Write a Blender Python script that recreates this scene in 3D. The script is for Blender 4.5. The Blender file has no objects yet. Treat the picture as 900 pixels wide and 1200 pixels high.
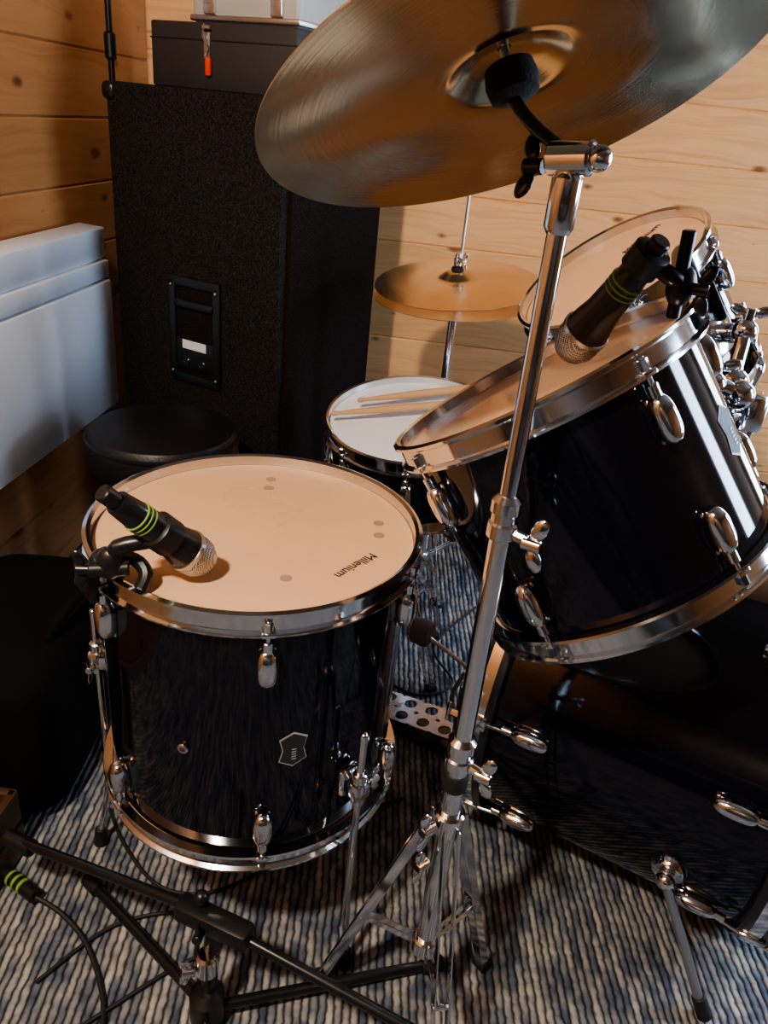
import bpy, bmesh, math, random
from mathutils import Vector, Matrix
random.seed(4)
V=Vector
# ---------------------------------------------------------------- materials
def newmat(name):
    m=bpy.data.materials.new(name); m.use_nodes=True
    nt=m.node_tree; b=nt.nodes['Principled BSDF']
    return m,nt,b
def N(nt,t,**k):
    n=nt.nodes.new(t)
    for a,v in k.items(): setattr(n,a,v)
    return n
def simple(name,col,rough=.5,metal=0,coat=0,bump=0,bscale=200,var=0,spec=None,vscale=8,bdist=.002):
    m,nt,b=newmat(name)
    b.inputs['Base Color'].default_value=(*col,1); b.inputs['Roughness'].default_value=rough
    b.inputs['Metallic'].default_value=metal; b.inputs['Coat Weight'].default_value=coat
    b.inputs['Coat Roughness'].default_value=.03
    if spec is not None: b.inputs['Specular IOR Level'].default_value=spec
    tc=N(nt,'ShaderNodeTexCoord')
    no=N(nt,'ShaderNodeTexNoise'); no.inputs['Scale'].default_value=vscale; no.inputs['Detail'].default_value=4
    nt.links.new(tc.outputs['Object'],no.inputs['Vector'])
    mr=N(nt,'ShaderNodeMapRange'); mr.inputs['To Min'].default_value=max(0,rough*.8); mr.inputs['To Max'].default_value=min(1,rough*1.25)
    nt.links.new(no.outputs['Fac'],mr.inputs['Value']); nt.links.new(mr.outputs['Result'],b.inputs['Roughness'])
    if var:
        mx=N(nt,'ShaderNodeMix',data_type='RGBA'); mx.inputs[6].default_value=(*[c*(1-var) for c in col],1); mx.inputs[7].default_value=(*[min(1,c*(1+var)) for c in col],1)
        nt.links.new(no.outputs['Fac'],mx.inputs[0]); nt.links.new(mx.outputs[2],b.inputs['Base Color'])
    if bump:
        n2=N(nt,'ShaderNodeTexNoise'); n2.inputs['Scale'].default_value=bscale; n2.inputs['Detail'].default_value=3
        nt.links.new(tc.outputs['Object'],n2.inputs['Vector'])
        bp=N(nt,'ShaderNodeBump'); bp.inputs['Strength'].default_value=bump; bp.inputs['Distance'].default_value=bdist
        nt.links.new(n2.outputs['Fac'],bp.inputs['Height']); nt.links.new(bp.outputs['Normal'],b.inputs['Normal'])
    return m
def fuzzy(name,c1,c2,scale,rough=.9,spec=.3,bd=.003):
    m,nt,b=newmat(name); b.inputs['Roughness'].default_value=rough; b.inputs['Specular IOR Level'].default_value=spec
    tc=N(nt,'ShaderNodeTexCoord'); n2=N(nt,'ShaderNodeTexNoise'); n2.inputs['Scale'].default_value=scale; n2.inputs['Detail'].default_value=2; n2.inputs['Roughness'].default_value=.7
    nt.links.new(tc.outputs['Object'],n2.inputs['Vector'])
    cr=N(nt,'ShaderNodeValToRGB'); cr.color_ramp.elements[0].position=.42; cr.color_ramp.elements[0].color=(*c1,1); cr.color_ramp.elements[1].position=.68; cr.color_ramp.elements[1].color=(*c2,1)
    nt.links.new(n2.outputs['Fac'],cr.inputs[0]); nt.links.new(cr.outputs[0],b.inputs['Base Color'])
    bp=N(nt,'ShaderNodeBump'); bp.inputs['Strength'].default_value=1; bp.inputs['Distance'].default_value=bd
    nt.links.new(n2.outputs['Fac'],bp.inputs['Height']); nt.links.new(bp.outputs['Normal'],b.inputs['Normal'])
    return m
CHROME=simple('chrome',(.74,.75,.77),.11,1)
STEEL=simple('brushed_steel',(.55,.55,.55),.28,1)
LACQ=simple('black_lacquer',(.003,.003,.007),.06,0,spec=.5)
HEADC=simple('coated_cream_head',(.73,.47,.29),.28,0,var=.05,bump=.05,bscale=300,coat=.3)
HEADP=simple('pink_head',(.70,.50,.36),.16,0,var=.06,coat=.6)
HEADW=simple('white_head',(.80,.82,.86),.4,0,var=.02,bump=.1,bscale=500)
RUB=simple('black_rubber',(.012,.012,.012),.6)
BLKP=simple('black_plastic',(.010,.010,.011),.35)
BLKM=simple('black_painted_metal',(.009,.009,.011),.28,0,coat=.3)
FELT=simple('black_felt',(.01,.01,.01),.95,bump=.5)
FELTG=simple('grey_felt',(.16,.13,.11),.95,bump=.5,bscale=600)
CARP=fuzzy('speaker_carpet',(.004,.0035,.0035),(.034,.026,.024),240,spec=.25)
GRIL=fuzzy('speaker_grille_cloth',(.008,.0055,.0055),(.030,.020,.018),330,spec=.08)
LEATH=simple('black_leather',(.008,.007,.008),.42,bump=.35,bscale=180)
NYLON=simple('black_nylon',(.005,.0045,.0045),.9,bump=.6,bscale=300,spec=.12)
WHT=simple('white_enamel',(.72,.74,.78),.35,var=.02)
WHT2=simple('white_print',(.75,.75,.75),.5)
BADG=simple('badge_silver_print',(.40,.40,.40),.4)
RED=simple('red_plastic',(.75,.05,.02),.4)
GRN=simple('lime_band',(.20,.36,.06),.45)
DKGREY=simple('dark_vinyl',(.028,.025,.026),.6,bump=.4,bscale=300)
LTGREY=simple('aluminium_case',(.42,.43,.42),.45,var=.1)
WOODS=simple('hickory',(.56,.33,.16),.4,var=.1)
BRN=simple('brown_wood',(.07,.035,.018),.5,var=.3)
MARK=simple('grey_mark',(.36,.26,.19),.6)
INK=simple('black_ink',(.02,.02,.02),.6)
def mesh_grille():
    m,nt,b=newmat('mic_grille')
    b.inputs['Metallic'].default_value=1; b.inputs['Roughness'].default_value=.35
    tc=N(nt,'ShaderNodeTexCoord'); vo=N(nt,'ShaderNodeTexVoronoi'); vo.inputs['Scale'].default_value=520; vo.inputs['Randomness'].default_value=.15
    nt.links.new(tc.outputs['Object'],vo.inputs['Vector'])
    cr=N(nt,'ShaderNodeValToRGB'); cr.color_ramp.elements[0].color=(.02,.02,.02,1); cr.color_ramp.elements[0].position=.3
    cr.color_ramp.elements[1].color=(.6,.6,.6,1); cr.color_ramp.elements[1].position=.55
    nt.links.new(vo.outputs['Distance'],cr.inputs[0]); nt.links.new(cr.outputs[0],b.inputs['Base Color'])
    bp=N(nt,'ShaderNodeBump'); bp.inputs['Strength'].default_value=.6; bp.inputs['Distance'].default_value=.001
    nt.links.new(vo.outputs['Distance'],bp.inputs['Height']); nt.links.new(bp.outputs['Normal'],b.inputs['Normal'])
    return m
MGR=mesh_grille()
def bronze(name,col,rough,anis=.7,ham=.5):
    m,nt,b=newmat(name)
    b.inputs['Metallic'].default_value=1; b.inputs['Anisotropic'].default_value=anis
    geo=N(nt,'ShaderNodeTexCoord'); 
    sep=N(nt,'ShaderNodeSeparateXYZ'); nt.links.new(geo.outputs['Object'],sep.inputs[0])
    cx=N(nt,'ShaderNodeCombineXYZ'); nt.links.new(sep.outputs[0],cx.inputs[0]); nt.links.new(sep.outputs[1],cx.inputs[1])
    ln=N(nt,'ShaderNodeVectorMath',operation='LENGTH'); nt.links.new(cx.outputs[0],ln.inputs[0])
    ns=N(nt,'ShaderNodeTexNoise',noise_dimensions='1D'); ns.inputs['Scale'].default_value=260; ns.inputs['Detail'].default_value=3
    nt.links.new(ln.outputs['Value'],ns.inputs['W'])
    bp=N(nt,'ShaderNodeBump'); bp.inputs['Strength'].default_value=.2; bp.inputs['Distance'].default_value=.0004
    nt.links.new(ns.outputs['Fac'],bp.inputs['Height'])
    hv=N(nt,'ShaderNodeTexNoise'); hv.inputs['Scale'].default_value=11; hv.inputs['Detail'].default_value=0; nt.links.new(geo.outputs['Object'],hv.inputs['Vector'])
    b2=N(nt,'ShaderNodeBump'); b2.inputs['Strength'].default_value=ham; b2.inputs['Distance'].default_value=.006; nt.links.new(hv.outputs['Fac'],b2.inputs['Height']); nt.links.new(bp.outputs['Normal'],b2.inputs['Normal'])
    nt.links.new(b2.outputs['Normal'],b.inputs['Normal'])
    n2=N(nt,'ShaderNodeTexNoise'); n2.inputs['Scale'].default_value=9; n2.inputs['Detail'].default_value=2; nt.links.new(geo.outputs['Object'],n2.inputs['Vector'])
    mx=N(nt,'ShaderNodeMix',data_type='RGBA'); mx.inputs[6].default_value=(*[c*.8 for c in col],1); mx.inputs[7].default_value=(*[min(1,c*1.15) for c in col],1)
    nt.links.new(n2.outputs['Fac'],mx.inputs[0]); nt.links.new(mx.outputs[2],b.inputs['Base Color'])
    b.inputs['Roughness'].default_value=rough
    tg=N(nt,'ShaderNodeTangent',direction_type='RADIAL',axis='Z'); nt.links.new(tg.outputs[0],b.inputs['Tangent'])
    return m
BRZ=bronze('crash_bronze',(.50,.45,.31),.18,.3,1.0)
BRZ2=bronze('hat_bronze',(.82,.64,.42),.25)

def pine(name,axis,tint,z0,pitch):
    m,nt,b=newmat(name); L=nt.links
    b.inputs['Roughness'].default_value=.42; b.inputs['Coat Weight'].default_value=.15; b.inputs['Coat Roughness'].default_value=.25
    g=N(nt,'ShaderNodeNewGeometry'); s=N(nt,'ShaderNodeSeparateXYZ'); L.new(g.outputs['Position'],s.inputs[0])
    along=s.outputs[axis]; z=s.outputs[2]
    def M(op,a,bb=None,c=None):
        n=N(nt,'ShaderNodeMath',operation=op)
        for i,x in enumerate((a,bb,c)):
            if x is None: continue
            if isinstance(x,(int,float)): n.inputs[i].default_value=x
            else: L.new(x,n.inputs[i])
        return n.outputs[0]
    idx=M('FLOOR',M('DIVIDE',M('SUBTRACT',z,z0),pitch))
    wn=N(nt,'ShaderNodeTexWhiteNoise',noise_dimensions='1D'); L.new(idx,wn.inputs['W'])
    off=M('MULTIPLY',wn.outputs['Value'],17.)
    al=M('ADD',along,off)
    kv=N(nt,'ShaderNodeCombineXYZ'); L.new(M('MULTIPLY',al,4.2),kv.inputs[0]); L.new(M('MULTIPLY',z,8.5),kv.inputs[1])
    vo=N(nt,'ShaderNodeTexVoronoi',voronoi_dimensions='2D'); vo.inputs['Scale'].default_value=1; vo.inputs['Randomness'].default_value=1; L.new(kv.outputs[0],vo.inputs['Vector'])
    keep=N(nt,'ShaderNodeSeparateColor'); L.new(vo.outputs['Color'],keep.inputs[0])
    size=M('MULTIPLY',M('SUBTRACT',keep.outputs[0],.30),.18)
    kn=M('SUBTRACT',size,vo.outputs['Distance'])
    kr=N(nt,'ShaderNodeMapRange'); kr.inputs['From Min'].default_value=-.02; kr.inputs['From Max'].default_value=.05; L.new(kn,kr.inputs['Value'])
    warp=N(nt,'ShaderNodeMapRange'); warp.inputs['From Min'].default_value=0; warp.inputs['From Max'].default_value=.5; warp.inputs['To Min'].default_value=.6; warp.inputs['To Max'].default_value=0; L.new(vo.outputs['Distance'],warp.inputs['Value'])
    gv=N(nt,'ShaderNodeCombineXYZ'); L.new(M('MULTIPLY',al,1.6),gv.inputs[0]); L.new(M('ADD',M('MULTIPLY',z,34.),warp.outputs[0]),gv.inputs[1]); L.new(off,gv.inputs[2])
    ns=N(nt,'ShaderNodeTexNoise'); ns.inputs['Scale'].default_value=1.6; ns.inputs['Detail'].default_value=6; ns.inputs['Distortion'].default_value=.6; L.new(gv.outputs[0],ns.inputs['Vector'])
    cr=N(nt,'ShaderNodeValToRGB'); e=cr.color_ramp.elements
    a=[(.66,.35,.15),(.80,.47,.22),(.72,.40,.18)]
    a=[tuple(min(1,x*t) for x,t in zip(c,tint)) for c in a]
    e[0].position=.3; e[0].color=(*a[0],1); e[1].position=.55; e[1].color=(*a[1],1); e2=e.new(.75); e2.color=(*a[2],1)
    L.new(ns.outputs['Fac'],cr.inputs[0])
    mx=N(nt,'ShaderNodeMix',data_type='RGBA',blend_type='MULTIPLY'); mx.inputs[0].default_value=1; L.new(cr.outputs[0],mx.inputs[6])
    br=M('ADD',M('MULTIPLY',wn.outputs['Value'],.2),.88); cc=N(nt,'ShaderNodeCombineColor')
    for i in range(3): L.new(br,cc.inputs[i])
    L.new(cc.outputs[0],mx.inputs[7])
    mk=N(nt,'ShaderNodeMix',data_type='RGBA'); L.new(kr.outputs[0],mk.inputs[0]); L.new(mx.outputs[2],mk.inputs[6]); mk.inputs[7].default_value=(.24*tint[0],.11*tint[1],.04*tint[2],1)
    L.new(mk.outputs[2],b.inputs['Base Color'])
    bp=N(nt,'ShaderNodeBump'); bp.inputs['Strength'].default_value=.15; bp.inputs['Distance'].default_value=.002; L.new(ns.outputs['Fac'],bp.inputs['Height']); L.new(bp.outputs['Normal'],b.inputs['Normal'])
    return m
def rug():
    m,nt,b=newmat('ribbed_rug'); L=nt.links
    b.inputs['Roughness'].default_value=1; b.inputs['Specular IOR Level'].default_value=.1
    g=N(nt,'ShaderNodeNewGeometry')
    rot=N(nt,'ShaderNodeVectorRotate',rotation_type='Z_AXIS'); rot.inputs['Angle'].default_value=math.radians(-6); L.new(g.outputs['Position'],rot.inputs['Vector'])
    nw=N(nt,'ShaderNodeTexNoise'); nw.inputs['Scale'].default_value=5; L.new(rot.outputs[0],nw.inputs['Vector'])
    nw2=N(nt,'ShaderNodeTexNoise'); nw2.inputs['Scale'].default_value=60; L.new(rot.outputs[0],nw2.inputs['Vector'])
    s=N(nt,'ShaderNodeSeparateXYZ'); L.new(rot.outputs[0],s.inputs[0])
    def M(op,a,bb=None):
        n=N(nt,'ShaderNodeMath',operation=op)
        for i,x in enumerate((a,bb)):
            if x is None: continue
            if isinstance(x,(int,float)): n.inputs[i].default_value=x
            else: L.new(x,n.inputs[i])
        return n.outputs[0]
    x=M('ADD',M('ADD',s.outputs[0],M('MULTIPLY',nw.outputs['Fac'],.012)),M('MULTIPLY',nw2.outputs['Fac'],.007))
    P=.0120
    u=M('DIVIDE',x,P); idx=M('FLOOR',u); fr=M('FRACT',u)
    prof=M('SINE',M('MULTIPLY',fr,math.pi))
    wn=N(nt,'ShaderNodeTexWhiteNoise',noise_dimensions='1D'); L.new(idx,wn.inputs['W'])
    tw=M('ADD',M('MULTIPLY',s.outputs[1],150.),M('MULTIPLY',wn.outputs['Value'],9.))
    tuft=M('ABSOLUTE',M('SINE',tw))
    cv=N(nt,'ShaderNodeCombineXYZ'); L.new(M('MULTIPLY',idx,3.7),cv.inputs[0]); L.new(M('MULTIPLY',s.outputs[1],15.),cv.inputs[1])
    n1=N(nt,'ShaderNodeTexNoise'); n1.inputs['Scale'].default_value=1; n1.inputs['Detail'].default_value=3; L.new(cv.outputs[0],n1.inputs['Vector'])
    cr=N(nt,'ShaderNodeValToRGB'); cr.color_ramp.interpolation='LINEAR'; e=cr.color_ramp.elements
    e[0].position=.32; e[0].color=(.065,.085,.125,1); e[1].position=.70; e[1].color=(.46,.445,.415,1)
    a=e.new(.44); a.color=(.14,.16,.20,1); a=e.new(.54); a.color=(.27,.275,.28,1)
    L.new(n1.outputs['Fac'],cr.inputs[0])
    dk=N(nt,'ShaderNodeMapRange'); dk.inputs['To Min'].default_value=.17; dk.inputs['From Min'].default_value=.12; dk.inputs['From Max'].default_value=.75; L.new(M('MULTIPLY',prof,M('ADD',M('MULTIPLY',tuft,.3),.7)),dk.inputs['Value'])
    cc=N(nt,'ShaderNodeCombineColor')
    for i in range(3): L.new(dk.outputs[0],cc.inputs[i])
    mx=N(nt,'ShaderNodeMix',data_type='RGBA',blend_type='MULTIPLY'); mx.inputs[0].default_value=1; L.new(cr.outputs[0],mx.inputs[6]); L.new(cc.outputs[0],mx.inputs[7])
    L.new(mx.outputs[2],b.inputs['Base Color'])
    bp=N(nt,'ShaderNodeBump'); bp.inputs['Strength'].default_value=.6; bp.inputs['Distance'].default_value=.005
    L.new(M('ADD',prof,M('MULTIPLY',tuft,.3)),bp.inputs['Height']); L.new(bp.outputs['Normal'],b.inputs['Normal'])
    return m
# ---------------------------------------------------------------- builder
def frame(n,ref=None):
    n=V(n).normalized()
    if ref is None: ref=V((1,0,0)) if abs(n.x)<.9 else V((0,1,0))
    ref=V(ref); e1=(ref-n*ref.dot(n)).normalized(); e2=n.cross(e1)
    return n,e1,e2
class B:
    def __init__(s,name): s.name=name; s.v=[]; s.f=[]; s.m=[]; s.mats=[]; 
    def mi(s,m):
        if m not in s.mats: s.mats.append(m)
        return s.mats.index(m)
    def add(s,vs,fs,mat):
        o=len(s.v); s.v+= [tuple(v) for v in vs]; k=s.mi(mat)
        for f in fs: s.f.append([i+o for i in f]); s.m.append(k)
    def lathe(s,c,n,prof,mat,seg=64,closed=False,ref=None):
        c=V(c); n,e1,e2=frame(n,ref); vs=[];fs=[]
        for r,h in prof:
            for i in range(seg):
                a=2*math.pi*i/seg; vs.append(c+n*h+(e1*math.cos(a)+e2*math.sin(a))*max(r,1e-5))
        k=len(prof)
        for j in range(k if closed else k-1):
            j2=(j+1)%k
            for i in range(seg):
                i2=(i+1)%seg; fs.append((j*seg+i,j*seg+i2,j2*seg+i2,j2*seg+i))
        if not closed:
            if prof[0][0]>1e-4: fs.append(tuple(reversed(range(seg))))
            if prof[-1][0]>1e-4: fs.append(tuple((k-1)*seg+i for i in range(seg)))
        s.add(vs,fs,mat)
    def tube(s,a,b,r,mat,r2=None,seg=16):
        a=V(a);b=V(b); L=(b-a).length; r2=r if r2 is None else r2; e=min(r,r2)*.15
        s.lathe(a,b-a,[(r-e,0),(r,e),(r2,L-e),(r2-e,L)],mat,seg)
    def path(s,pts,r,mat,seg=10,smooth=0):
        P=[V(p) for p in pts]
        if smooth:
            Q=[]
            for i in range(len(P)-1):
                p0=P[max(i-1,0)];p1=P[i];p2=P[i+1];p3=P[min(i+2,len(P)-1)]
                for k in range(smooth):
                    t=k/smooth; Q.append(.5*((2*p1)+(p2-p0)*t+(2*p0-5*p1+4*p2-p3)*t*t+(3*p1-p0-3*p2+p3)*t**3))
            Q.append(P[-1]); P=Q
        t=(P[1]-P[0]).normalized(); n,e1,e2=frame(t); vs=[];fs=[]
        for i,p in enumerate(P):
            t2=((P[min(i+1,len(P)-1)]-P[max(i-1,0)])).normalized()
            e1=(e1-t2*e1.dot(t2)).normalized(); e2=t2.cross(e1)
            for k in range(seg):
                a=2*math.pi*k/seg; vs.append(p+(e1*math.cos(a)+e2*math.sin(a))*r)
        for i in range(len(P)-1):
            for k in range(seg):
                k2=(k+1)%seg; fs.append((i*seg+k,i*seg+k2,(i+1)*seg+k2,(i+1)*seg+k))
        fs.append(tuple(reversed(range(seg)))); fs.append(tuple((len(P)-1)*seg+k for k in range(seg)))
        s.add(vs,fs,mat)
    def box(s,c,size,mat,X=(1,0,0),Y=(0,1,0),bev=.003,seg=2):
        X=V(X).normalized(); Y=V(Y); Y=(Y-X*Y.dot(X)).normalized(); Z=X.cross(Y); c=V(c)
        bm=bmesh.new(); bmesh.ops.create_cube(bm,size=1)
        for v in bm.verts: v.co=V((v.co.x*size[0],v.co.y*size[1],v.co.z*size[2]))
        if bev>0: bmesh.ops.bevel(bm,geom=bm.edges[:],offset=min(bev,min(size)*.45),segments=seg,profile=.5,affect='EDGES')
        bm.verts.index_update()
        s.add([c+X*v.co.x+Y*v.co.y+Z*v.co.z for v in bm.verts],[[v.index for v in f.verts] for f in bm.faces],mat); bm.free()
    def ball(s,c,rad,mat,X=(1,0,0),Y=(0,1,0),u=20,w=12,pw=1.0):
        X=V(X).normalized(); Y=V(Y); Y=(Y-X*Y.dot(X)).normalized(); Z=X.cross(Y); c=V(c)
        if isinstance(rad,(int,float)): rad=(rad,)*3
        bm=bmesh.new(); bmesh.ops.create_uvsphere(bm,u_segments=u,v_segments=w,radius=1); bm.verts.index_update()
        def sg(x): return math.copysign(abs(x)**pw,x)
        s.add([c+X*sg(v.co.x)*rad[0]+Y*sg(v.co.y)*rad[1]+Z*sg(v.co.z)*rad[2] for v in bm.verts],[[v.index for v in f.verts] for f in bm.faces],mat); bm.free()
    def wing(s,c,axis,mat,size=.016,spin=(0,0,1)):
        a,e1,e2=frame(axis,spin)
        c=V(c); s.tube(c-a*size*.5,c+a*size*.6,size*.42,mat,seg=12)
        for sg in (-1,1):
            s.ball(c+e1*sg*size*.95+a*size*.35,(size*.75,size*.2,size*.45),mat,X=e1+a*sg*.4,Y=e2,u=12,w=8)
    def done(s,ang=35,origin=None,rot=None):
        vs=[V(v) for v in s.v]
        if origin is None:
            mn=[min(v[i] for v in vs) for i in range(3)]; mx=[max(v[i] for v in vs) for i in range(3)]
            origin=V(((mn[0]+mx[0])/2,(mn[1]+mx[1])/2,mn[2]))
        M=Matrix.Translation(V(origin))
        if rot is not None: M=M@rot.to_4x4()
        Mi=M.inverted()
        me=bpy.data.meshes.new(s.name+'_mesh'); me.from_pydata([Mi@v for v in vs],[],s.f)
        for m in s.mats: me.materials.append(m)
        me.polygons.foreach_set('material_index',s.m); me.update()
        bm=bmesh.new(); bm.from_mesh(me); bmesh.ops.recalc_face_normals(bm,faces=bm.faces[:]); bm.to_mesh(me); bm.free()
        me.polygons.foreach_set('use_smooth',[True]*len(me.polygons)); me.set_sharp_from_angle(angle=math.radians(ang))
        o=bpy.data.objects.new(s.name,me); o.matrix_world=M; bpy.context.scene.collection.objects.link(o); return o
# ---------------------------------------------------------------- room
XL,XR,YB,YF,ZC=-.97,2.35,2.42,-1.9,2.35
def planks(name,mat,axis,pos,a0,a1,z0,z1,pitch,out):
    b=B(name); z=z0
    while z<z1-.005:
        h=min(pitch,z1-z)
        if axis==0: b.box(((a0+a1)/2,pos+out*.012,z+h/2),(a1-a0,.024,h),mat,bev=.0045,seg=1)
        else: b.box((pos+out*.012,(a0+a1)/2,z+h/2),(.024,a1-a0,h),mat,bev=.0045,seg=1)
        z+=h
    return b.done(20)
PB=pine('pine_back',0,(1.03,1.0,.99),-.05,.145); PL=pine('pine_left_shaded',1,(.58,.46,.38),-.105,.148)  # left tint is the same pine with the wall's grazing shade in its colour
dx0,dx1,dz1=1.45,2.20,1.98
planks('wall_back',PB,0,YB,XL-.05,dx0,-.05,ZC,.145,1)
planks('wall_back',PB,0,YB,dx1,XR+.05,-.05,ZC,.145,1)
planks('wall_back',PB,0,YB,dx0,dx1,dz1,ZC,.145,1)
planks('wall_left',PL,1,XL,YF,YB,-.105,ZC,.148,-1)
planks('wall_front',pine('pine_front_shaded',0,(.10,.10,.10),-.05,.145),0,YF,XL-.03,XR+.03,-.05,ZC,.145,-1)  # shade put into the pine colour so the drums reflect a dark wall
PR=pine('pine_right_shaded',1,(.25,.25,.25),-.05,.145)  # pine tint darkened as painted shade, keeps the lacquer reflections dark
wy0,wy1,wz0,wz1=.98,1.52,.60,1.95
planks('wall_right',PR,1,XR,YF,wy0,-.05,ZC,.145,1)
planks('wall_right',PR,1,XR,wy1,YB,-.05,ZC,.145,1)
planks('wall_right',PR,1,XR,wy0,wy1,-.05,wz0,.145,1)
planks('wall_right',PR,1,XR,wy0,wy1,wz1,ZC,.145,1)
W=simple('door_white_paint',(.6,.58,.55),.45)
b=B('window_1')
for y in (wy0+.03,wy1-.03): b.box((XR+.012,y,(wz0+wz1)/2),(.045,.05,wz1-wz0-.01),W)
for zz in (wz0+.03,wz1-.03): b.box((XR+.012,(wy0+wy1)/2,zz),(.04,wy1-wy0-.11,.05),W)
b.done()
b=B('door_1')
for x in (dx0+.052,dx1-.052): b.box((x,YB+.012,dz1/2),(.1,.045,dz1-.01),W)
for zz in (.155,dz1-.06,1.0): b.box(((dx0+dx1)/2,YB+.012,zz),(dx1-dx0-.2,.04,.30 if zz<.2 else .1 if zz>1.5 else .03),W)
b.ball((dx0+.06,YB-.04,1.0),(.05,.02,.012),CHROME)
b.done()
b=B('floor'); b.box(((XL+XR)/2,(YF+YB)/2,-.03),(XR-XL+.1,YB-YF+.1,.06),rug(),bev=0); b.done()
b=B('ceiling'); b.box(((XL+XR)/2,(YF+YB)/2,ZC+.03),(XR-XL+.1,YB-YF+.1,.06),simple('ceiling_darkened_pine',(.13,.10,.075),.6,var=.1),bev=0); b.done()  # dimness painted into the pine colour to cut ceiling reflections on the drums
# ---------------------------------------------------------------- drums
def hoop(b,c,n,R,mat=CHROME,s=1):
    p=[(R+.003,-.012*s),(R+.015,-.013*s),(R+.016,-.010*s),(R+.010,-.007*s),(R+.0095,.010*s),(R+.0145,.013*s),(R+.0145,.0165*s),(R+.0095,.0185*s),(R+.005,.016*s),(R+.0045,.004*s)]
    b.lathe(c,n,p,mat,96,closed=True)
def lug(b,P,out,along,mat=CHROME,l=.052):
    side=V(out).cross(V(along)).normalized(); P=V(P); out=V(out); along=V(along)
    b.box(P+out*.002,(l*.95,.020,.005),mat,X=along,Y=side,bev=.002)
    b.ball(P+out*.008,(l*.52,.0125,.014),mat,X=along,Y=side,pw=.75)
    b.tube(P+out*.010+along*l*.3,P+out*.0105+along*l*.72,.0065,mat,seg=12)
def shellparts(b,C,n,R,depth,lugs,ref,low=None,logo=None,headm=HEADC):
    C=V(C); n,e1,e2=frame(n,ref)
    b.lathe(C,n,[(R-.003,-.004),(R,-.008),(R,-depth+.008),(R-.003,-depth+.004)],LACQ,128)
    b.lathe(C,n,[(R+.0045,-.006),(R+.0045,.000),(R+.003,.0022),(R-.004,.0028),(R-.03,.0024),(0,.0024)],headm,128)
    b.lathe(C-n*depth,n,[(R+.0045,.006),(R+.0045,.000),(R-.004,-.0028),(0,-.0026)],headm,96)
    hoop(b,C,n,R); hoop(b,C-n*depth,-n,R)
    for k,a in enumerate(lugs):
        for top in (0,1):
            a_=a if not(low and top) else low[k]
            o=(e1*math.cos(math.radians(a_))+e2*math.sin(math.radians(a_)))
            base=C if not top else C-n*depth; d=n if not top else -n
            P=base+o*R-d*.058
            lug(b,P,o,d)
            Q=base+o*(R+.0125)
            b.tube(P+o*.0105+d*.02,Q+d*.008,.0028,CHROME,seg=10)
            b.box(Q+d*.0-d*.009,(.016,.012,.006),CHROME,X=o.cross(d),Y=o,bev=.0015)
            b.tube(Q-d*.006,Q+d*.006,.0052,CHROME,seg=6)
def onshell(C,n,R,ref,ang,down):
    n,e1,e2=frame(n,ref); o=e1*math.cos(math.radians(ang))+e2*math.sin(math.radians(ang)); return V(C)+o*R-n*down,o,n,n.cross(o)
def badge(b,C,n,R,ref,ang,down,w,h,rot=0,mat=WHT2):
    def poly(sc,lift,mat,pts):
        vs=[]
        for x,y in pts:
            x*=sc;y*=sc
            cr,sr=math.cos(rot),math.sin(rot); x,y=x*cr-y*sr,x*sr+y*cr
            P,o,nn,t=onshell(C,n,R+lift,ref,ang+math.degrees(x/R),down-y); vs.append(P)
        b.add(vs,[tuple(range(len(vs)))],mat)
    S=[(-w*.5,h*.32),(0,h*.5),(w*.5,h*.32),(w*.38,0),(w*.5,-h*.32),(0,-h*.5),(-w*.5,-h*.32),(-w*.38,0)]
    poly(1,.0008,mat,S); poly(.91,.0014,INK,S)
    for k in range(5): poly(1,.0019,mat,[(-w*.06+0,h*(-.28+k*.07)),(w*.1,h*(-.28+k*.07)),(w*.1,h*(-.25+k*.07)),(-w*.06,h*(-.25+k*.07))])
def wingbracket(b,P,o,n,size=1):
    t=n.cross(o)
    b.box(P+o*.008,(.05*size,.034*size,.014),CHROME,X=n,Y=t,bev=.005)
    b.box(P+o*.026,(.032*size,.03*size,.03),CHROME,X=n,Y=t,bev=.006)
    b.wing(P+o*.03+t*.028*size,t,CHROME,.015*size,spin=n)

# floor tom
FT=V((-.224,.872,.650)); up=V((0,0,1)); FD=.374; FR=.2025
b=B('floor_tom'); ref=(1,0,0)
shellparts(b,FT,up,FR,FD,[-72,-12,48,108,168,228],ref)
badge(b,FT,up,FR,ref,-62,.195,.036,.056,mat=BADG)
P,o,nn,t=onshell(FT,up,FR,ref,-100,.20); b.tube(P-o*.001,P+o*.004,.0075,CHROME); b.tube(P+o*.003,P+o*.0045,.004,BRN)
def ftleg(ang,foot,ztop,zb):
    P,o,nn,t=onshell(FT,up,FR,ref,ang,FT.z-zb)
    wingbracket(b,P,o,nn,.9)
    r=P+o*.030
    b.tube((r.x,r.y,zb-.025),(r.x,r.y,zb+.028),.0095,CHROME)
    f=V(foot); mid=V((r.x,r.y,.16)); low=V((r.x+(f.x-r.x)*.5,r.y+(f.y-r.y)*.5,.085))
    b.path([(r.x,r.y,ztop),(r.x,r.y,.2),mid,low,f+V((0,0,.03))],.0055,CHROME,12,smooth=6)
    b.ball(r+V((0,0,ztop-zb)),.0055,CHROME,u=10,w=6)
    b.tube(f,f+V((0,0,.035)),.0125,RUB,.0085); 
ftleg(-40,(-.040,.728,0),.465,.375)
ftleg(184,(-.485,.865,0),.49,.41)
ftleg(72,(-.15,1.125,0),.50,.42)
for a,r in ((98,.155),(98,.125),(22,.165),(10,.160),(-60,.125)):
    x=FT.x+r*math.cos(math.radians(a)); y=FT.y+r*math.sin(math.radians(a)); b.lathe((x,y,FT.z+.0026),up,[(.0075,0),(.0075,.0003),(0,.0003)],MARK,20)
o_ft=b.done()
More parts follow.
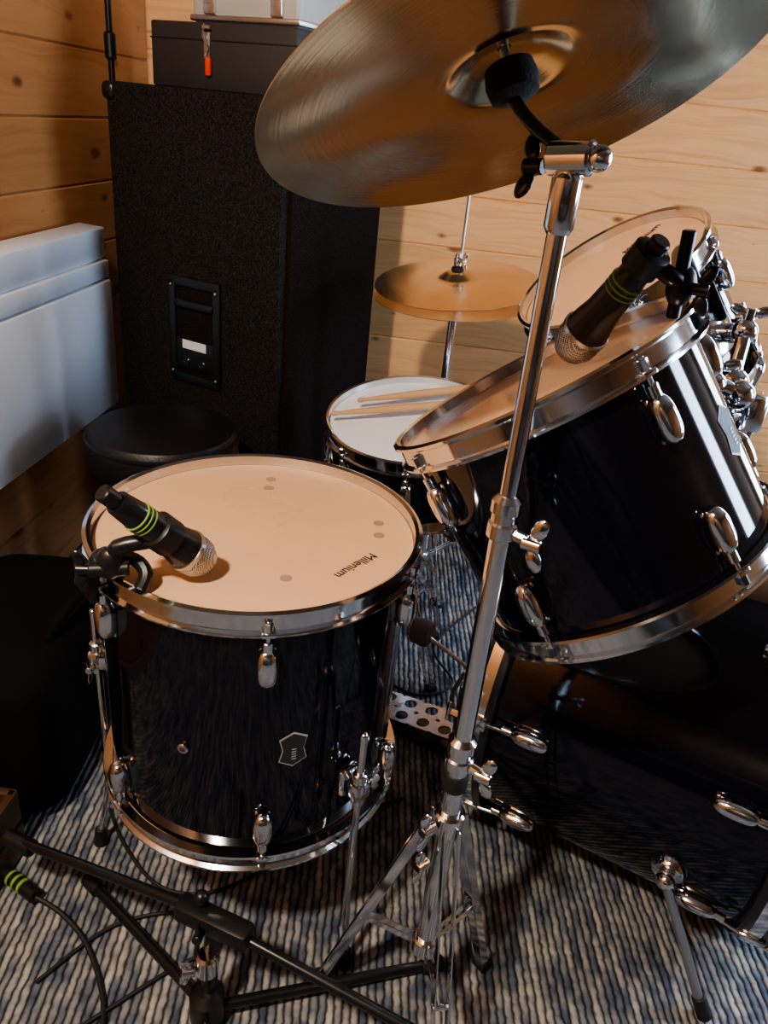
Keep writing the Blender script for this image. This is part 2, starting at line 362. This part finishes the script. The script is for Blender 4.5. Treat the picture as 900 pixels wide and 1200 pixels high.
def text(s,size,loc,X,Z,parent,mat=INK):
    c=bpy.data.curves.new('lettering',type='FONT'); c.body=s; c.size=size; c.align_x='CENTER'; c.align_y='CENTER'; c.extrude=.0002
    ob=bpy.data.objects.new('head_lettering',c); bpy.context.scene.collection.objects.link(ob)
    X=V(X).normalized(); Z=V(Z).normalized(); X=(X-Z*X.dot(Z)).normalized(); Y=Z.cross(X)
    M=Matrix((X,Y,Z)).transposed().to_4x4(); M.translation=V(loc); 
    c.materials.append(mat); bpy.context.view_layer.update()
    ob.parent=parent; ob.matrix_parent_inverse=parent.matrix_world.inverted(); ob.matrix_world=M
text('Millenium',.019,(-.085,.815,FT.z+.0032),(-.50,-.86,0),(0,0,1),o_ft)

# rack tom near (behind the cymbal stand)
T1=V((.107,.892,.888)); n1=V((-.563,.140,.812)).normalized(); R1=.174; D1=.246; ref1=(1,0,0)
b=B('rack_tom')
shellparts(b,T1,n1,R1,D1,[-62,-148,140,75,5],ref1,headm=HEADP,low=[-60,-128,150,80,10])
badge(b,T1,n1,R1,ref1,-29,.120,.042,.062,rot=0.0)
P,o,nn,t=onshell(T1,n1,R1,ref1,45,.12)
b.box(P+o*.006,(.07,.055,.012),CHROME,X=nn,Y=t,bev=.005); b.tube(P,P+o*.045,.015,CHROME); b.wing(P+o*.03+t*.03,t,CHROME,.016,spin=nn)
T1B=P+o*.04
o_t1=b.done()
# rack tom far
T2=V((.236,1.32,.957)); n2=V((-.60,-.16,.78)).normalized(); R2=.147; D2=.225
b=B('rack_tom')
shellparts(b,T2,n2,R2,D2,[-80,-20,40,100,160,220],ref1,headm=HEADC)
P,o,nn,t=onshell(T2,n2,R2,ref1,-45,.12)
b.box(P+o*.006,(.07,.055,.012),CHROME,X=nn,Y=t,bev=.005); b.tube(P,P+o*.045,.015,CHROME); b.wing(P+o*.03+t*.03,t,CHROME,.016,spin=nn)
T2B=P+o*.04
o_t2=b.done()
text('Millenium',.020,T2+frame(n2,(1,0,0))[1]*.06+frame(n2,(1,0,0))[2]*.075+n2*.0032,(.85,.5,.4),n2,o_t2)

# bass drum
BA=V((.205,1.185,.300)); bd=V((.92,-.39,0)).normalized(); BL=.485; BR=.275
b=B('bass_drum'); bc=V((bd.y,-bd.x,0)); 
if bc.y>0: bc=-bc
b.lathe(BA,bd,[(BR-.004,.015),(BR,.02),(BR,BL-.02),(BR-.004,BL-.015)],LACQ,160)
for s,base,d in ((0,BA,-bd),(1,BA+bd*BL,bd)):
    b.lathe(base,d,[(BR+.002,-.04),(BR+.016,-.04),(BR+.0175,-.036),(BR+.0175,-.002),(BR+.016,.002),(BR+.004,.002),(BR+.002,-.002)],BLKM,160,closed=True)
    b.lathe(base,d,[(BR+.0176,-.028),(BR+.0186,-.028),(BR+.0186,-.011),(BR+.0176,-.011)],CHROME,160,closed=True)
    b.lathe(base,d,[(BR+.004,-.008),(BR-.01,-.003),(0,-.003)],HEADC if s==0 else LACQ,96)
    for k in range(8):
        th=math.radians(10+45*k) if s==0 else math.radians(16+45*k)
        o=bc*math.cos(th)+V((0,0,1))*math.sin(th); t=d.cross(o)
        Pl=base-d*.10+o*BR
        lug(b,Pl,o,d,l=.06)
        b.tube(Pl+o*.010,base+o*(BR+.024)+d*.012,.003,CHROME,seg=10)
        b.box(base+o*(BR+.020)-d*.018,(.034,.024,.006),CHROME,X=d,Y=t,bev=.002)
        b.box(base+o*(BR+.012)+d*.005,(.006,.022,.024),CHROME,X=d,Y=t,bev=.002)
        b.tube(base+o*(BR+.024)+d*.006,base+o*(BR+.024)+d*.022,.0055,CHROME,seg=6)
        b.box(base+o*(BR+.024)+d*.026,(.006,.032,.006),CHROME,X=d,Y=t,bev=.002)
for sgn in (1,-1):
    th=math.radians(-16); oo=(bc*sgn*math.cos(th)+V((0,0,1))*math.sin(th))
    Ps=BA+bd*.335+oo*BR
    b.lathe(Ps,oo,[(.026,-.004),(.026,.006),(.022,.012),(.010,.014),(.010,.02),(0,.021)],CHROME,32)
    q=Ps+oo*.022; ft_=V((.505,.742,0)) if sgn>0 else Ps+oo*.12; ft_.z=0
    b.ball(q,.014,CHROME); b.tube(q,ft_+(q-ft_).normalized()*.02,.0075,STEEL); b.tube(ft_+V((0,0,.002)),ft_+(q-ft_).normalized()*.04,.011,RUB,.010)
b.done()
# tom holder
b=B('tom_holder'); H0=V((.42,1.085,0))
b.tube(H0+V((0,0,.578)),H0+V((0,0,.60)),.035,CHROME); b.tube(H0+V((0,0,.57)),H0+V((0,0,.86)),.0145,CHROME)
b.lathe(H0+V((0,0,.83)),up,[(.022,-.025),(.024,-.02),(.024,.02),(.022,.025),(.012,.03)],CHROME,24)
b.wing(H0+V((-.03,-.03,.83)),(-.7,-.7,0),CHROME,.02)
for T,off in ((T1B,V((-.03,-.03,.86))),(T2B,V((-.02,.03,.86)))):
    h=H0+off; mid=V((h.x*.55+T.x*.45,h.y*.55+T.y*.45,max(h.z,T.z)+.012))
    b.ball(h,.021,CHROME); b.path([H0+V((0,0,.845)),h,mid,T],.0105,CHROME,14,smooth=6)
    b.ball(mid,.018,CHROME); b.wing(mid+V((0,0,.022)),(0,0,1),CHROME,.018,spin=(1,0,0))
    b.tube(T-(T-mid).normalized()*.03,T,.016,CHROME)
b.done()

# snare on stand
S=V((-.06,1.53,.585)); sn=V((-.06,-.16,.985)).normalized()
b=B('snare_drum'); shellparts(b,S,sn,.178,.135,[-90,-45,0,45,90,135,180,225],(1,0,0),headm=HEADW)
P,o,nn,t=onshell(S,sn,.178,(1,0,0),-68,.07)
b.box(P+o*.012,(.06,.028,.022),CHROME,X=nn,Y=t,bev=.004)
b.done()
def tripod(b,c,z_t,z_b,rf,angs,mat=CHROME,w=.010,foot=RUB):
    c=V((c[0],c[1],0))
    b.tube(c+V((0,0,z_t-.016)),c+V((0,0,z_t+.016)),.019,mat); b.tube(c+V((0,0,z_b-.014)),c+V((0,0,z_b+.014)),.018,mat)
    for a in angs:
        o=V((math.cos(math.radians(a)),math.sin(math.radians(a)),0)); t=V((-o.y,o.x,0))
        f=c+o*rf+V((0,0,.012)); top=c+o*.018+V((0,0,z_t))
        for s in (-1,1):
            d=(f-top).normalized()
            b.box((f+top)/2+t*s*w*.8,((f-top).length,.0022,.013),mat,X=d,Y=t,bev=.0008,seg=1)
        m=top+(f-top)*.55; lo=c+o*.018+V((0,0,z_b)); d=(m-lo).normalized()
        for s in (-1,1): b.box((m+lo)/2+t*s*w*.4,((m-lo).length,.002,.011),mat,X=d,Y=t,bev=.0008,seg=1)
        b.tube(m-t*w,m+t*w,.004,mat,seg=8); b.tube(f-t*w*1.1,f+t*w*1.1,.011,foot,seg=14)
b=B('snare_stand')
sc=S-sn*.175; sb=V((sc.x,sc.y,0))
b.ball(sc-sn*.02,.017,CHROME)
for a in (-80,40,160):
    P,o,nn,t=onshell(S,sn,.198,(1,0,0),a+20,.165)
    b.path([sc,sc+(P-sc)*.6+V((0,0,-.01)),P,P+sn*.05,P+sn*.052-o*.005],.0055,CHROME,10,smooth=3)
    b.tube(P-sn*.004,P+sn*.04,.009,RUB)
b.tube(sb+V((0,0,.10)),sc-sn*.02,.010,CHROME); b.tube(sb+V((0,0,.08)),sb+V((0,0,.30)),.0135,CHROME); b.wing(sb+V((.02,-.01,.30)),(1,0,0),CHROME,.016)
tripod(b,(sb.x,sb.y),.22,.09,.20,(-60,60,180)); b.done()
b=B('drumsticks')
for p0,dx in ((V((-.235,1.490,0)),.30),(V((-.190,1.555,0)),.36)):
    d=V((.93,dx,0)).normalized()
    def onS(p): return V((p.x,p.y,S.z-((p.x-S.x)*sn.x+(p.y-S.y)*sn.y)/sn.z+.0275))
    a=onS(p0); e=onS(p0+d*.38); dd=(e-a).normalized()
    b.lathe(a,dd,[(0,0),(.0035,.001),(.0056,.006),(.005,.012),(.004,.018),(.0055,.05),(.0082,.12),(.0084,.36),(.007,.378),(0,.38)],WOODS,20)
b.done()

# hi-hat
HX=V((-.014,1.815,0)); b=B('hi_hat_stand')
b.tube(HX+V((0,0,.06)),HX+V((0,0,.52)),.0125,CHROME); b.tube(HX+V((0,0,.50)),HX+V((0,0,.80)),.0095,CHROME); b.tube(HX+V((0,0,.78)),HX+V((0,0,1.06)),.0033,STEEL)
b.lathe(HX+V((0,0,.785)),up,[(.012,0),(.022,.006),(.022,.010),(.006,.014)],CHROME,24)
b.wing(HX+V((.02,-.015,.5)),(1,-.5,0),CHROME,.018)
b.box(HX+V((-.08,-.14,.03)),(.24,.085,.008),CHROME,X=(-.5,-.86,.10),Y=(.86,-.5,0),bev=.003)
b.box(HX+V((-.08,-.14,.008)),(.25,.07,.006),BLKM,X=(-.5,-.86,0),Y=(.86,-.5,0),bev=.002)
tripod(b,(HX.x,HX.y),.30,.10,.24,(35,155,285))
b.done()
def cymbal(name,c,n,R,bow,bellR,bellH,mat,th=.0012,flip=1,extras=None):
    b=B(name); prof=[]
    n=V(n).normalized()
    pts=[(0.0055,bow+bellH),(bellR*.35,bow+bellH*.95),(bellR*.7,bow+bellH*.62),(bellR*.95,bow+bellH*.15),(bellR*1.08,bow-.0)]
    for k in range(1,13):
        u=k/12; r=bellR*1.08+(R-bellR*1.08)*u; pts.append((r,bow*(1-((r-bellR)/(R-bellR))**1.7)))
    prof=[(r,h*flip) for r,h in pts]+[(r,(h-th)*flip) for r,h in reversed(pts)]
    b.lathe(c,n,prof,mat,160,closed=True)
    if extras: extras(b)
    nn,e1,e2=frame(n)
    return b.done(50,origin=c,rot=Matrix((e1,e2,nn)).transposed())
HC=HX+V((0,0,.825)); hn=V((-.10,-.13,.985)).normalized()
def ex(b):
    b.tube(HC+hn*.028,HC+hn*.040,.015,FELT); b.tube(HC+hn*.040,HC+hn*.062,.009,CHROME); b.tube(HC+hn*.044,HC+hn*.07,.006,CHROME); b.wing(HC+hn*.055+V((.012,-.008,0)),(1,-.4,0),CHROME,.012)
hh1=cymbal('hi_hat_cymbals',HC+V((0,0,.004)),hn,.190,.012,.042,.018,BRZ2,extras=ex)
b2=cymbal('bottom_cymbal',HC+V((0,0,-.026)),V((-.06,-.09,.998)),.190,.012,.042,.016,BRZ2,flip=-1)
b2.parent=hh1; b2.matrix_parent_inverse=hh1.matrix_world.inverted()

# crash cymbal + stand (in front of the near rack tom)
CC=V((.019,.700,1.177)); cn=V((-.368,.370,.853)).normalized()
cymbal('crash_cymbal',CC,cn,.209,.016,.050,.020,BRZ)
b=B('cymbal_stand'); cs=V((.068,.656,0))
b.tube(cs+V((0,0,.17)),cs+V((0,0,.52)),.0125,CHROME); b.tube(cs+V((0,0,.50)),cs+V((0,0,.835)),.0107,CHROME); b.tube(cs+V((0,0,.81)),cs+V((0,0,1.115)),.0084,CHROME)
for z,r in ((.527,.0165),(.826,.0148)):
    b.lathe(cs+V((0,0,z)),up,[(r-.004,-.024),(r,-.020),(r,-.006),(r-.002,-.004),(r-.002,.004),(r,.006),(r,.018),(r-.005,.023)],CHROME,24)
    b.tube(cs+V((0,0,z-.012)),cs+V((.024,-.012,z-.016)),.006,CHROME,seg=10); b.wing(cs+V((.027,-.014,z-.018)),(1,-.4,0),CHROME,.017)
b.lathe(cs+V((0,0,.485)),up,[(.0135,-.012),(.0145,-.01),(.0145,.01),(.0135,.012)],RUB,24)
tp=cs+V((0,0,1.125)); b.lathe(tp,up,[(.009,-.045),(.012,-.04),(.012,-.004),(.009,0)],CHROME,20)
tn=V((.85,-.5,.1)).normalized(); bell=CC+cn*.034
tl=tp+V((0,0,.012))
b.tube(tp+V((0,0,.010))-tn*.018,tp+V((0,0,.010))+tn*.018,.013,CHROME); b.wing(tp+V((0,0,.004))-tn*.030,-tn,BLKM,.015,spin=(.3,.2,.9)); b.ball(tp+V((0,0,.01))+tn*.022,.010,CHROME)
b.path([tl,tl+(bell-cn*.055-tl)*.6,bell-cn*.045,bell-cn*.03],.0054,BLKM,12,smooth=4)
b.tube(bell-cn*.05,bell+cn*.045,.0040,STEEL)
b.lathe(bell-cn*.026,cn,[(.010,-.014),(.0195,-.011),(.0215,0),(.0195,.011),(.006,.014)],FELT,28)
b.tube(bell+cn*.006,bell+cn*.020,.018,FELT); b.wing(bell+cn*.03,cn,CHROME,.015)
tripod(b,(cs.x,cs.y),.42,.19,.145,(166,286,46),w=.011)
b.wing(cs+V((-.022,-.02,.42)),(-.7,-.7,0),CHROME,.018); b.wing(cs+V((-.022,-.02,.36)),(-.7,-.7,0),CHROME,.016)
b.done()

# ---------------------------------------------------------------- microphones
def mic(b,tip,end):
    tip=V(tip);end=V(end); d=(end-tip).normalized(); L=(end-tip).length
    b.lathe(tip,d,[(0,-.024),(.010,-.0225),(.018,-.017),(.0235,-.006),(.0245,.004),(.0235,.012)],MGR,32)
    b.lathe(tip,d,[(.0235,.012),(.0252,.0125),(.0252,.017),(.0235,.0175)],STEEL,32)
    b.lathe(tip,d,[(.0235,.0175),(.0215,.030),(.0185,.045),(.0165,L-.035),(.0135,L-.002),(.012,L)],BLKM,32)
    for k in range(3): 
        z=L-.044+.006*k; b.lathe(tip,d,[(.0168,z),(.0174,z+.0006),(.0172,z+.0018),(.0162,z+.0022)],GRN,32)
    b.tube(end,end+d*.020,.0098,BLKP)
    return d
b=B('vocal_microphone')
m2t=V((-.262,.735,.684)); m2e=V((-.322,.672,.775)); d=mic(b,m2t,m2e)
P=m2t+(m2e-m2t)*.42
b.lathe(P-d*.012,d,[(.0185,0),(.0215,.002),(.0215,.026),(.0185,.028)],BLKP,24)
rim=FT+V((-.148,-.155,.004))
kn=P+V((-.045,-.02,-.012)); 
b.path([P+V((-.015,-.008,-.006)),kn,kn+V((-.012,.01,-.025))],.009,BLKP,12,smooth=3)
b.ball(kn+V((-.01,0,-.022)),(.015,.012,.02),BLKP); b.tube(kn+V((-.03,-.01,-.028)),kn+V((.01,.005,-.028)),.009,BLKP)
b.wing(kn+V((-.035,-.01,-.028)),(-1,-.2,0),BLKM,.014)
j=kn+V((-.004,.010,-.040))
b.path([j,(j+rim)/2+V((0,0,.004)),rim+V((.0,.0,.018)),rim+V((.012,.004,.026))],.0085,BLKP,12,smooth=4)
b.box(rim+V((-.010,-.008,-.004)),(.050,.012,.045),BLKP,X=(.72,-.69,0),Y=(.69,.72,0),bev=.004)
b.path([rim+V((.008,-.012,.012)),rim+V((.024,-.004,.026)),rim+V((.050,-.008,.030)),rim+V((.066,-.018,.020)),rim+V((.062,-.030,.004))],.008,BLKP,10,smooth=4)
b.done()
b=B('vocal_microphone')
m1t=V((.126,.816,.962)); m1e=V((.165,.763,1.058)); d=mic(b,m1t,m1e); 
P=m1t+(m1e-m1t)*.96
b.lathe(P-d*.012,d,[(.0150,0),(.0185,.002),(.0185,.024),(.0150,.026)],BLKP,24)
_,f1,f2=frame(n1,(1,0,0))
rim1=T1+f1*(R1+.010)-f2*.045+n1*.012
b.path([P+V((.016,.004,-.006)),P+V((.038,.01,-.015)),rim1+n1*.055,rim1+n1*.01],.0085,BLKP,12,smooth=4)
b.box(rim1-n1*.004+f1*.008,(.045,.012,.045),BLKP,X=n1,Y=f1,bev=.004)
b.tube(P+V((.034,.005,.03)),P+V((.040,.009,-.05)),.0065,BLKP); b.ball(P+V((.040,.009,-.02)),(.014,.014,.02),BLKP)
b.wing(P+V((.054,-.004,-.02)),(1,-.3,0),BLKM,.014)
b.done()

# ---------------------------------------------------------------- speaker, cases
A=V((-.880,1.935,0)); Bc=V((-.412,1.738,0)); e1=(Bc-A).normalized(); e2=V((-e1.y,e1.x,0)); W1=(Bc-A).length; W2=.44; SH=1.165
b=B('pa_speaker')
ctr=(A+Bc)/2+e2*W2/2
b.box(ctr+V((0,0,SH/2)),(W1,W2,SH),CARP,X=e1,Y=e2,bev=.008)
fc=Bc+e2*W2/2+V((0,0,SH/2))
b.box(fc+e1*.006,(.014,W2-.05,SH-.06),GRIL,X=e1,Y=e2,bev=.004)
for cx in (A,Bc,A+e2*W2,Bc+e2*W2):
    for z in (.02,SH-.02): b.ball(cx+V((0,0,z))+(ctr-cx).normalized()*.016,(.020,.020,.020),BLKP,pw=.6,X=e1,Y=e2)
out=-e2
def lf(s,z,o=0): return A+e1*s+V((0,0,z))+out*o
for s,z,w,h in ((.262,.752,.16,.022),(.262,.512,.16,.022),(.192,.632,.022,.24),(.332,.632,.022,.24)): b.box(lf(s,z,.003),(w,.012,h),BLKP,X=e1,Y=e2,bev=.003)
b.box(lf(.262,.632,-.0),(.13,.004,.22),GRIL,X=e1,Y=e2,bev=.001)
b.box(lf(.262,.700,.006),(.125,.016,.020),BLKP,X=e1,Y=e2,bev=.006)
b.box(lf(.262,.575,.003),(.12,.008,.075),BLKP,X=e1,Y=e2,bev=.003)
b.box(lf(.262,.600,.0078),(.075,.001,.022),WHT2,X=e1,Y=e2,bev=0)
for s in (.235,.285): b.tube(lf(s,.555,.004),lf(s,.555,.010),.012,BLKM)
for s in (.192,.332):
    for z in (.525,.74): b.ball(lf(s,z,.010),.004,STEEL,u=10,w=6)
b.done()
b=B('equipment_case')
cx=A+e1*.30+e2*.20; b.box(cx+V((0,0,SH+.064)),(.40,.30,.128),DKGREY,X=e1,Y=e2,bev=.005); b.box(cx+V((0,0,SH+.095)),(.403,.303,.003),BLKP,X=e1,Y=e2,bev=.001)
fcx=cx-e2*.152
lx=fcx-e1*.035
b.box(lx+V((0,0,SH+.085)),(.016,.004,.05),STEEL,X=e1,Y=e2,bev=.001); b.path([lx+V((-.004,-.004,SH+.125)),lx+V((-.007,-.006,SH+.10)),lx+V((.004,-.006,SH+.08)),lx+V((-.004,-.006,SH+.065))],.0025,CHROME,8,smooth=4)
b.box(lx+V((.004,-.006,SH+.045)),(.014,.010,.036),RED,X=e1,Y=e2,bev=.004)
b.tube(lx+V((-.008,-.006,SH+.118)),lx+V((.010,-.010,SH+.118)),.004,CHROME)
b.done()
b=B('aluminium_case'); cz=A+e1*.33+e2*.20
b.box(cz+V((0,0,SH+.170)),(.29,.22,.08),LTGREY,X=e1,Y=e2,bev=.012,seg=3)
b.box(cz+V((0,0,SH+.140)),(.296,.226,.012),STEEL,X=e1,Y=e2,bev=.003); 
for s in (-.09,.09): b.box(cz-e2*.114+e1*s+V((0,0,SH+.165)),(.03,.008,.035),CHROME,X=e1,Y=e2,bev=.002)
b.done()
b=B('corner_microphone_stand'); b.tube((-.925,2.08,.02),(-.925,2.08,1.5),.008,BLKM); b.tube((-.925,2.08,1.46),(-.925,2.08,2.1),.006,BLKM)
b.lathe((-.925,2.08,1.24),up,[(.009,-.03),(.014,-.025),(.014,.025),(.009,.03)],BLKP,16); b.lathe((-.925,2.08,0),up,[(.04,0),(.04,.015),(.03,.022),(.009,.03)],BLKM,32); b.done()

# heater
b=B('wall_heater'); hx=-.872; y0,y1=.92,1.885; z0,z1=.405,.852
yc=(y0+y1)/2; ly=y1-y0
b.box((hx-.036,yc,(z0+z1-.125)/2),(.072,ly,z1-.125-z0),WHT,bev=.005,seg=2)
b.box((hx-.048,yc,z1-.07),(.06,ly-.01,.12),WHT,bev=.003)
b.box((hx-.038,yc,z1-.099),(.070,ly,.042),WHT,bev=.004)
b.box((hx-.043,yc,z1-.036),(.070,ly,.072),WHT,X=(1,0,-.06),Y=(0,1,0),bev=.006)
for y in (y0+.1,y1-.1): b.box((XL+.012,y,.6),(.026,.05,.3),WHT,bev=.002)
b.done()

# drum throne
b=B('drum_throne'); tc=V((-.60,1.50,0)); 
b.lathe(tc+V((0,0,.43)),up,[(0,0),(.150,0),(.160,.006),(.162,.02),(.160,.05),(.158,.068),(.150,.080),(.12,.088),(.05,.089),(0,.088)],LEATH,64)
b.lathe(tc+V((0,0,.43)),up,[(.1595,.060),(.1635,.062),(.1635,.067),(.158,.069)],LEATH,64,closed=True)
b.tube(tc+V((0,0,.415)),tc+V((0,0,.432)),.07,BLKM); b.tube(tc+V((0,0,.10)),tc+V((0,0,.42)),.0125,CHROME)
tripod(b,(tc.x,tc.y),.26,.12,.19,(0,120,240)); b.done()

# gig bag on the left and small wooden box
b=B('gig_bag'); b.ball((-.715,1.07,.160),(.14,.22,.160),NYLON,u=40,w=24,pw=.36,X=(1,.1,0),Y=(0,1,0))
b.path([(-.62,.98,.30),(-.60,1.02,.345),(-.60,1.14,.345),(-.62,1.18,.30)],.009,NYLON,10,smooth=5)
b.done()
b=B('wooden_crate')
for z in (.035,.105): 
    b.box((-.72,.735,z),(.24,.014,.062),BRN,bev=.002); b.box((-.72,.825,z),(.24,.014,.062),BRN,bev=.002)
    b.box((-.605,.78,z),(.014,.10,.062),BRN,bev=.002); b.box((-.835,.78,z),(.014,.10,.062),BRN,bev=.002)
b.box((-.72,.78,.008),(.23,.10,.012),BRN,bev=.001); b.done()

# low boom mic stand
b=B('boom_microphone_stand'); mb=V((-.215,.612,0)); jt=mb+V((.005,.018,.195))
b.tube(mb+V((0,0,.03)),jt,.011,BLKM); b.lathe(mb+V((0,.003,.130)),up,[(.011,-.02),(.015,-.016),(.015,.016),(.011,.02)],CHROME,20); b.wing(mb+V((-.02,-.01,.125)),(-1,-.3,0),CHROME,.016)
b.lathe(mb+V((0,0,.045)),up,[(.013,-.03),(.024,-.026),(.024,.02),(.013,.03)],BLKP,24)
bA=V((-.565,.742,.14)); bE=V((.07,.563,.15))
b.tube(bA,jt+V((-.03,.012,.004)),.0075,BLKM); b.tube(jt,bE,.0075,BLKM); b.box(jt,(.11,.03,.03),BLKP,X=(bE-bA),Y=(0,1,0),bev=.006)
b.tube(bA-(bE-bA).normalized()*.0,bA+(bE-bA).normalized()*.05,.013,BLKP); b.wing(jt+V((-.01,-.03,.012)),(0,-1,.2),BLKM,.016); b.ball(jt+V((-.02,.01,.03)),.010,BLKP)
for f in (V((.105,.748,.012)),V((-.47,.785,.012)),V((-.15,.33,.012))):
    s=mb+V((0,0,.035)); dd=(f-s).normalized(); b.tube(s+dd*.015,f,.008,BLKM); b.tube(f-dd*.03,f+dd*.004,.0115,RUB)
b.done()

# kick pedal
b=B('kick_pedal'); pd=V((-.92,.39,0)).normalized(); pt=V((-pd.y,pd.x,0)); k0=BA+V((0,0,-BA.z))+pd*.055
b.box(k0+pd*.155+V((0,0,.006)),(.30,.085,.006),BLKM,X=pd,Y=pt,bev=.002)
fb=k0+pd*.165+V((0,0,.034)); fx=(pd+V((0,0,-.12))).normalized(); fn=fx.cross(pt); 
if fn.z<0: fn=-fn
nx,ny=5,2; cw=.05; ch=.042
for i in range(nx):
    for jj in range(ny):
        c0=fb+fx*((i-(nx-1)/2)*cw)+pt*((jj-.5)*ch); vs=[];fs=[];SS=24
        for k in range(SS):
            a=2*math.pi*(k+.5)/SS; ca,sa=math.cos(a),math.sin(a); q=1/max(abs(ca),abs(sa))
            for l in (0,.004):
                vs.append(c0+fx*ca*.0135+pt*sa*.0135+fn*l); vs.append(c0+fx*ca*q*cw/2+pt*sa*q*ch/2+fn*l)
        for k in range(SS):
            x=4*k; y=4*((k+1)%SS); fs+=[(x,x+1,y+1,y),(x+2,y+2,y+3,x+3),(x,y,y+2,x+2)]
        b.add(vs,fs,STEEL)
b.box(fb+fx*.14,(.035,.088,.006),STEEL,X=fx,Y=pt,bev=.002)
for s in (-1,1):
    b.box(k0+pd*.03+pt*s*.048+V((0,0,.11)),(.02,.012,.20),CHROME,X=pd,Y=pt,bev=.003)
b.tube(k0+pd*.03-pt*.06+V((0,0,.20)),k0+pd*.03+pt*.06+V((0,0,.20)),.007,CHROME)
bt=V((.012,1.225,.275)); b.tube(k0+pd*.03+V((0,0,.20)),bt,.004,CHROME); b.tube(bt-pd*.018,bt+pd*.018,.026,FELTG); b.tube(bt+pd*.018,bt+pd*.022,.018,CHROME)
b.path([k0+pd*.05+V((0,0,.195)),k0+pd*.07+V((0,0,.12)),fb-fx*.12+V((0,0,.01))],.005,STEEL,8,smooth=4)
b.box(k0+pd*-.0+V((0,0,.02)),(.03,.06,.03),CHROME,X=pd,Y=pt,bev=.003)
b.done()

# cables
b=B('microphone_cable')
b.path([(-.53,.735,.020),(-.48,.72,.012),(-.42,.68,.006),(-.36,.60,.006),(-.35,.52,.006),(-.40,.42,.006)],.004,RUB,8,smooth=8)
b.tube((-.62,.775,.024),(-.53,.735,.022),.0115,BLKP); 
for k in (0,1,2): 
    q=V((-.585+.012*k,.7594-.0053*k,.0232)); b.tube(q,q+V((.006,-.0027,0)),.0125,GRN)
b.done()
b=B('microphone_cable')
b.path([(-.50,.93,.006),(-.44,.86,.006),(-.36,.80,.006),(-.28,.80,.006),(-.20,.86,.006),(-.10,.98,.006),(.02,1.06,.006)],.003,RUB,8,smooth=8)
b.path([(-.47,.62,.006),(-.40,.72,.006),(-.30,.76,.006),(-.24,.72,.006),(-.30,.66,.006),(-.45,.50,.006)],.003,RUB,8,smooth=8)
b.path([(-.10,1.42,.006),(.02,1.36,.006),(.10,1.42,.006),(.05,1.55,.006),(.15,1.75,.006)],.003,RUB,8,smooth=8)
b.done()

# dark leather sofa on the far side of the room (seen only in the lacquer reflections)
b=B('leather_sofa'); SL=simple('dark_brown_leather',(.022,.017,.016),.38,bump=.8,bscale=9,bdist=.02)
sx0,sx1=-.85,1.35; sy=-1.42; sm=(sx0+sx1)/2
b.box((sm,sy,.20),(sx1-sx0,.80,.26),SL,bev=.04,seg=3)
for k in range(3): 
    w_=(sx1-sx0-.36)/3; xx=sx0+.18+w_*(k+.5)
    b.ball((xx,sy+.08,.40),(w_*.5,.34,.10),SL,pw=.45,u=32,w=16); b.ball((xx,sy-.25,.66),(w_*.5,.12,.26),SL,pw=.5,u=32,w=16)
for xx in (sx0+.09,sx1-.09): b.box((xx,sy,.33),(.18,.80,.60),SL,bev=.07,seg=4)
b.box((sm,sy-.33,.48),(sx1-sx0,.14,.80),SL,bev=.05,seg=3)
for xx in (sx0+.1,sx1-.1):
    for yy in (sy-.33,sy+.33): b.tube((xx,yy,0),(xx,yy,.08),.025,BRN)
b.done()

# ceiling lamp (fixture) -------------------------------------------------
LP=V((-.55,-.30,2.12))
b=B('pendant_lamp'); b.tube(LP+V((0,0,.06)),(LP.x,LP.y,ZC),.004,BLKP); b.lathe(LP+V((0,0,.02)),up,[(.02,.10),(.03,.08),(.12,.0),(.13,-.03),(.128,-.03),(.118,.0),(.028,.078)],DKGREY,40,closed=True); b.done()
def light(name,type,loc,energy,col,**k):
    l=bpy.data.lights.new(name,type); l.energy=energy; l.color=col
    for a,v in k.items(): setattr(l,a,v)
    o=bpy.data.objects.new(name,l); o.location=loc; bpy.context.scene.collection.objects.link(o); return o
light('lamp_bulb','POINT',LP-V((0,0,.012)),172,(1,.84,.68),shadow_soft_size=.06)
w=light('door_daylight','AREA',((dx0+dx1)/2,YB+.10,1.1),45,(.56,.75,1),shape='RECTANGLE',size=.55,size_y=1.6)
w.rotation_euler=V((-.25,-1,-.12)).to_track_quat('-Z','Y').to_euler()
w=light('window_daylight','AREA',(XR+.12,(wy0+wy1)/2,(wz0+wz1)/2),45,(.56,.75,1),shape='RECTANGLE',size=.45,size_y=1.25)
w.rotation_euler=V((-1,-.05,-.08)).to_track_quat('-Z','Y').to_euler()
wd=bpy.data.worlds.new('world'); bpy.context.scene.world=wd; wd.use_nodes=True; wd.node_tree.nodes['Background'].inputs[0].default_value=(.58,.76,1,1); wd.node_tree.nodes['Background'].inputs[1].default_value=9
try: bpy.context.scene.view_settings.look='AgX - Medium High Contrast'
except Exception: pass

# ---------------------------------------------------------------- camera
pitch=math.radians(27.1); roll=math.radians(6.0); yaw=math.radians(4)
fw=V((-math.sin(yaw)*math.cos(pitch), math.cos(yaw)*math.cos(pitch), -math.sin(pitch)))
r0=V((math.cos(yaw),math.sin(yaw),0)); u0=r0.cross(fw)
ix=r0*math.cos(roll)+u0*math.sin(roll); iy=-r0*math.sin(roll)+u0*math.cos(roll)
cam=bpy.data.cameras.new("camera"); co=bpy.data.objects.new("camera",cam); bpy.context.scene.collection.objects.link(co)
M=Matrix((ix,iy,-fw)).transposed().to_4x4(); M.translation=V((0,0,1.15)); co.matrix_world=M
cam.sensor_fit='VERTICAL'; cam.sensor_height=36; cam.lens=901/1200*36; cam.clip_start=.02
bpy.context.scene.camera=co
